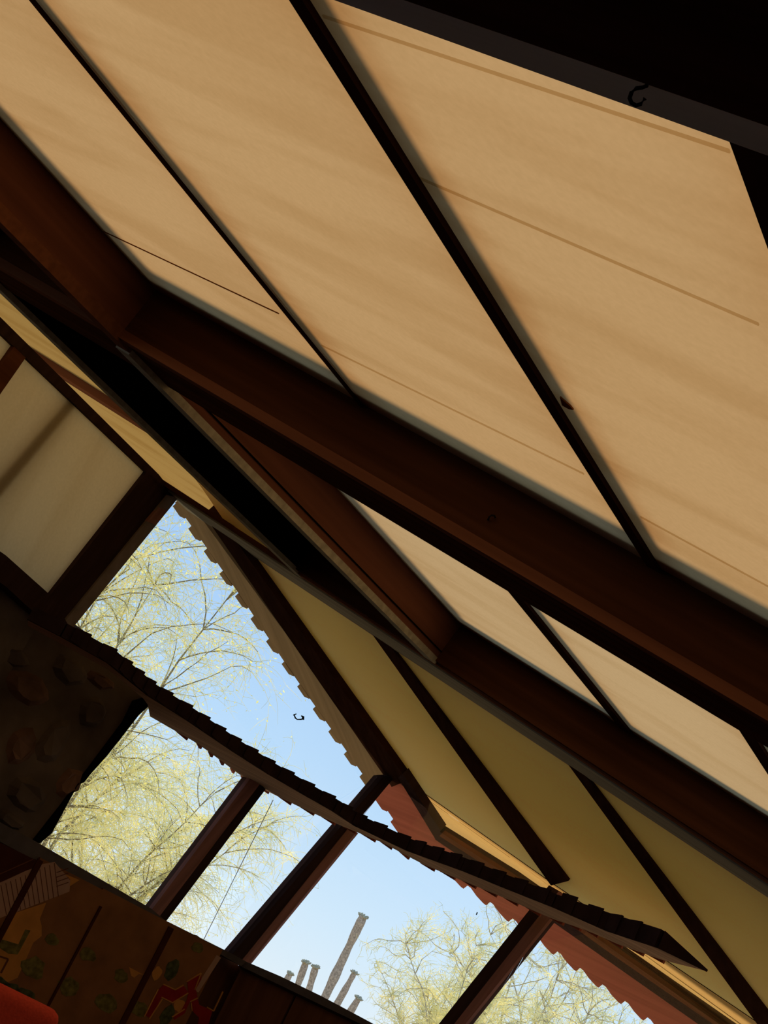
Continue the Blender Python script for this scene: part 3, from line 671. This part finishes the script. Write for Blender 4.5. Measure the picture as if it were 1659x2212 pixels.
def tree(name, label, base, height, seed, limbs, nb, nt_, twl, mats, droop, rtw, group=None, spread=.6, leaf=0, wob=.16, limb_dirs=None, thin=1.0):
    rnd = random.Random(seed); base = np.asarray(base, float)
    th = thing(name, label, 'tree', tuple(base), group)
    mb = MBd(); tp, td = grow(rnd, base, Z + np.array([rnd.uniform(-.1, .1), 0, 0]), height*.22, 5, .06, 0)
    mb.tube(tp, [height*.024*(1-.08*i) for i in range(len(tp))], 8); mb.build('trunk', mats[0], th, True)
    tw = MBd(); lf = MBd()
    for k in range(limbs):
        w = 2*math.pi*(k+rnd.uniform(-.25, .25))/limbs
        d0 = nrm(np.array([math.cos(w)*spread, math.sin(w)*spread, 1])) if limb_dirs is None else nrm(limb_dirs[k % len(limb_dirs)])
        ln = height*rnd.uniform(.55, .8)
        lp, ld = grow(rnd, tp[-1], d0, ln, 10, .10, .02)
        lb = MBd(); R_ = height*.014*thin
        lb.tube(lp, [R_*(1-.085*i) for i in range(len(lp))], 6)
        for j in range(nb):
            i = rnd.randint(2, 10); p0 = lp[i]; t0 = nrm(lp[i]-lp[i-1])
            bd = nrm(t0*.5 + np.array([rnd.gauss(0, .7), rnd.gauss(0, .7), rnd.gauss(.25, .4)]))
            bp, be = grow(rnd, p0, bd, height*rnd.uniform(.12, .3), 7, wob, droop*.5)
            lb.tube(bp, [R_*.34*(1-.1*q) for q in range(len(bp))], 4)
            for q in range(nt_):
                ii = rnd.randint(1, 7); t1 = nrm(bp[ii]-bp[ii-1])
                dd = nrm(t1*.6 + np.array([rnd.gauss(0, .6), rnd.gauss(0, .6), rnd.gauss(0, .45)]))
                tpz, te = grow(rnd, bp[ii], dd, twl*rnd.uniform(.4, 1.2), 5, wob, droop)
                tw.tube(tpz, [rtw*(1-.13*z_) for z_ in range(6)], 3)
                for z_ in range(2):
                    i3 = rnd.randint(1, 5); t2 = nrm(tpz[i3]-tpz[i3-1] + np.array([rnd.gauss(0, .6), rnd.gauss(0, .6), rnd.gauss(0, .4)]))
                    sp, _ = grow(rnd, tpz[i3], t2, twl*rnd.uniform(.2, .5), 2, wob, droop*.6); tw.tube(sp, [rtw*.7, rtw*.6, rtw*.35], 3)
                    for _l in range(leaf):
                        c = sp[rnd.randint(0, 2)] + np.array([rnd.gauss(0, .03), rnd.gauss(0, .03), rnd.gauss(0, .03)]); a = nrm([rnd.gauss(0, 1) for _ in range(3)]); b = nrm(np.cross(a, [rnd.gauss(0, 1) for _ in range(3)])); sz_ = rnd.uniform(.006, .017); o = len(lf.v)
                        lf.v += [tuple(c-a*sz_*1.6), tuple(c+b*sz_*.6), tuple(c+a*sz_*1.6), tuple(c-b*sz_*.6)]; lf.f.append((o, o+1, o+2, o+3))
        lb.build('branch', mats[0], th, True)
    o = tw.build('twigs', mats[1], th); o['kind'] = 'stuff'
    if leaf:
        o = lf.build('leaves', mats[2], th); o['kind'] = 'stuff'
    return th
def ground_at(q, dist):
    p = at(q, dist); return (p[0], p[1], GZ)
pv = (M['bark'], M['twig'], M['leaf'])
pvd = [(-.9, .1, 1.0), (-.45, -.3, 1.3), (-.1, .3, 1.4), (.12, -.1, 1.2), (-.6, .6, 1.0), (-.25, -.6, 1.1), (0, .5, 1.1), (-1.2, -.2, .7)]
tree('palo_verde_tree', 'tall yellow green palo verde with drooping twigs behind the left panes', ground_at((95, 1900), 19), 6.0, 11, 8, 22, 20, .8, pv, .6, .0034, 'palo verde trees beyond the windows', .5, 2, .13, pvd, .34)
pvd2 = [(.7, 0, 1.0), (.2, -.3, 1.1), (-.5, .3, 1.0), (.4, .5, .8), (-.2, -.5, .9), (.5, .2, .6), (-.8, 0, .8)]
tree('palo_verde_tree', 'second palo verde, dense and low, filling the lower left pane', ground_at((200, 1900), 26), 4.6, 23, 9, 17, 15, .75, pv, .5, .0046, 'palo verde trees beyond the windows', .6, 2, .13, pvd2, .42)
ms = (M['mbark'], M['mtwig'], M['leaf'])
for i, (q, hh, lab) in enumerate((((1030, 2110), 4.9, 'bare mesquite tree left of the right window post, leaning crown'), ((1190, 2150), 6.0, 'tallest bare mesquite tree, right of the window post below the red fascia'), ((1290, 2200), 5.4, 'rightmost bare mesquite tree, low behind the red fascia'), ((965, 2180), 3.9, 'smallest bare mesquite tree, leftmost, its crown just over the sill'))):
    tree('mesquite_tree', lab, ground_at(q, (40, 47, 36, 52)[i]), hh*(1, 1.15, .9, 1.3)[i], 40+i, 7, 22, 16, .5, ms, .0, .0068, 'bare mesquite trees beyond the right panes', .42, 0, .3, None, .48)
